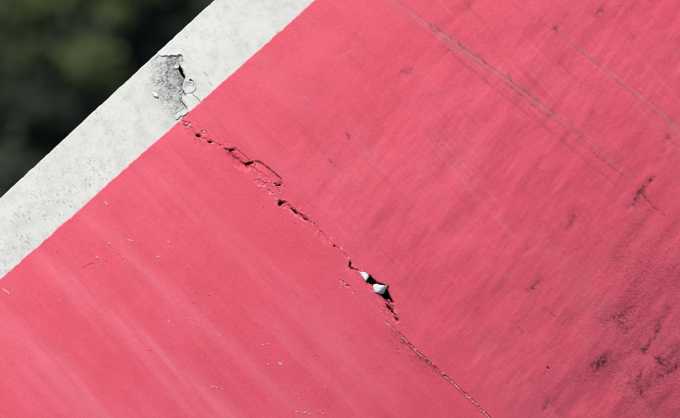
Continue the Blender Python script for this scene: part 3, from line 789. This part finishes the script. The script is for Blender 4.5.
for pts, lf, li, sd in (([(173, 66.5), (176.5, 64.2), (179.4, 65.5), (178, 68), (175, 68.6)], (177, 68), 0.8, 5), ([(180, 112), (184, 109.5), (188, 111), (186, 114), (182, 116)], (186, 113), 0.5, 6),
                        ([(152.5, 92), (155, 91.5), (158, 95), (157.5, 97), (154.5, 96)], (155, 92), 0.5, 8)):
    P = rough_poly(L(pts), 1.6, 0.2, sd); a = L([lf])[0]; sm = P[:, 0].mean()
    mx = np.hypot(*(P - a).T).max(); zb_ = float(band_fields(P[:, 0], P[:, 1])[0].max())
    slab("paint_flake", P, lambda s, t: z0(s) + zb_ + 0.35 + li * (np.hypot(s - a[0], t - a[1]) / mx) ** 1.6, 0.6, MAT_FLAKE_WHITE, band)

# ------------------------------------------------------------------ ground and the wood far below
def ground():
    n = 41
    x = np.sign(np.linspace(-1, 1, n)) * np.abs(np.linspace(-1, 1, n)) ** 2.2 * 9000
    X, Y = np.meshgrid(x, x + 0)
    Zg = np.zeros_like(X)
    idx = np.arange(n * n).reshape(n, n)
    F = np.stack([idx[:-1, :-1], idx[:-1, 1:], idx[1:, 1:], idx[1:, :-1]], -1).reshape(-1, 4)
    ob = link_mesh("ground", np.stack([X.ravel(), Y.ravel(), Zg.ravel()], 1), F, MAT_GROUND, None)
    ob["kind"] = "structure"
    ob["label"] = "dark forest floor far below the blade"
ground()

def foliage():
    N = NT("tree_foliage")
    at = N.n('ShaderNodeAttribute'); at.attribute_name = "surf"
    nz = N.noise(0.8, 3, 0.6)
    N.l(N.mix(N.math('MULTIPLY', nz, 0.5), at.outputs['Color'], (0.05, 0.065, 0.022)), N.b.inputs['Base Color'])
    N.b.inputs['Roughness'].default_value = 0.7
    N.b.inputs['Specular IOR Level'].default_value = 0.2
    return N.m
MAT_TREE = foliage()

def forest():
    r = np.random.default_rng(11)
    V = []; F = []; A = []; base = 0
    SUNNY = [(30, 10, 34), (118, 6, 26), (146, 4, 18), (88, 76, 30), (108, 92, 18), (40, 34, 16), (76, 24, 12), (116, 42, 13), (62, 8, 10), (35, 84, 8), (260, 40, 30), (-40, 60, 26), (-70, 160, 30), (60, -60, 30), (180, -70, 34), (-60, -30, 30)]
    tone = [(0.115, 0.125, 0.048), (0.045, 0.062, 0.026), (0.046, 0.066, 0.036), (0.036, 0.052, 0.044), (0.055, 0.070, 0.030)]
    spots = [(gx + r.normal(0, 1.0), gy + r.normal(0, 1.0), None) for gx in np.arange(-95, 75, 3.9) for gy in np.arange(105, 262, 3.9)]
    spots += [(gx + r.normal(0, 1.5), gy + r.normal(0, 1.5), None) for gx in np.arange(-230, 200, 6.5) for gy in np.arange(40, 430, 6.5) if not (-97 < gx < 77 and 103 < gy < 264)]
    for (u, v, c) in SUNNY:                     # broad crowns, sunlight put into their lighter leaf green
        ray = fwd + right * ((u - 340) * K / DIST) + up * ((209 - v) * K / DIST)
        q = (10.0 - CAM_Z) / ray.z
        spots.append((ray.x * q, ray.y * q, c * K * 40 * 0.9))
    for px, py, broad in spots:
            hgt = r.uniform(4.5, 10.0); rad = r.uniform(1.2, 2.3)
            if broad is None and r.random() < 0.12: continue
            w = Vector((px, py, hgt * 0.8)) - cam_pos; dd = w.dot(fwd)
            u = 340 + w.dot(right) / dd * DIST / K; v = 209 - w.dot(up) / dd * DIST / K
            far = not (-99 < px < 79 and 101 < py < 266)
            n = 34 if far else 130
            if far: rad *= 1.6
            if broad: hgt = 12.5; rad = broad; col = np.array((0.090, 0.115, 0.042)); n = 420
            elif u < 260 and v < 240:
                col = np.array(tone[3 if r.random() < 0.5 else 2]) * r.uniform(0.8, 1.15); hgt = min(hgt, 8.5)  # shaded gaps of the wood put into darker, bluer leaf colours
            else: col = np.array(tone[r.choice(5, p=(0.22, 0.22, 0.22, 0.2, 0.14))]) * r.uniform(0.8, 1.2)
            # trunk
            tr = 0.13; k = 5
            ang = np.arange(k) * 2 * math.pi / k
            v = np.concatenate([np.stack([px + tr * np.cos(ang), py + tr * np.sin(ang), 0 * ang], 1), np.stack([px + 0.04 * np.cos(ang), py + 0.04 * np.sin(ang), 0 * ang + hgt * 0.9], 1)])
            f = np.array([(i, (i + 1) % k, k + (i + 1) % k, k + i) for i in range(k)]) + base
            V.append(v); F.append(f); A.append(np.tile((0.03, 0.024, 0.018, 1), (2 * k, 1))); base += 2 * k
            # leaf clumps through the crown volume
            d = r.normal(0, 1, (n, 3)); d /= np.linalg.norm(d, axis=1)[:, None]
            rr = r.uniform(0.35, 1.0, n) ** 0.6
            hh = min(hgt * 0.38, rad * 1.15)
            h = hgt - hh + d[:, 2] * rr * hh
            tap = 1.0
            c = np.stack([px + d[:, 0] * rr * rad * tap, py + d[:, 1] * rr * rad * tap, h], 1) + r.normal(0, 0.12, (n, 3))
            a = r.normal(0, 1, (n, 3)) + d * 0.2; a -= (a * d).sum(1)[:, None] * d * 0.6; a /= np.linalg.norm(a, axis=1)[:, None]
            b = np.cross(a, d + r.normal(0, 0.5, (n, 3))); b /= np.linalg.norm(b, axis=1)[:, None] + 1e-9
            sz = r.uniform(0.26, 0.55, n)[:, None] * (2.0 if far else 1.0)
            v = np.stack([c - a * sz - b * sz * 0.4, c + a * sz * 0.2 - b * sz * 0.8, c + a * sz + b * sz * 0.3, c - a * sz * 0.3 + b * sz * 0.8], 1).reshape(-1, 3)
            f = np.arange(4 * n).reshape(n, 4) + base
            cc = np.repeat(col[None] * r.uniform(0.7, 1.3, (n, 1)), 4, 0)
            V.append(v); F.append(f); A.append(np.concatenate([cc, np.ones((4 * n, 1))], 1)); base += 4 * n
    ob = link_mesh("forest", np.concatenate(V), np.concatenate(F), MAT_TREE, None, np.concatenate(A), False)
    ob["kind"] = "stuff"
    ob["label"] = "dark green wood out of focus far below the blade"
    ob["category"] = "forest"
forest()
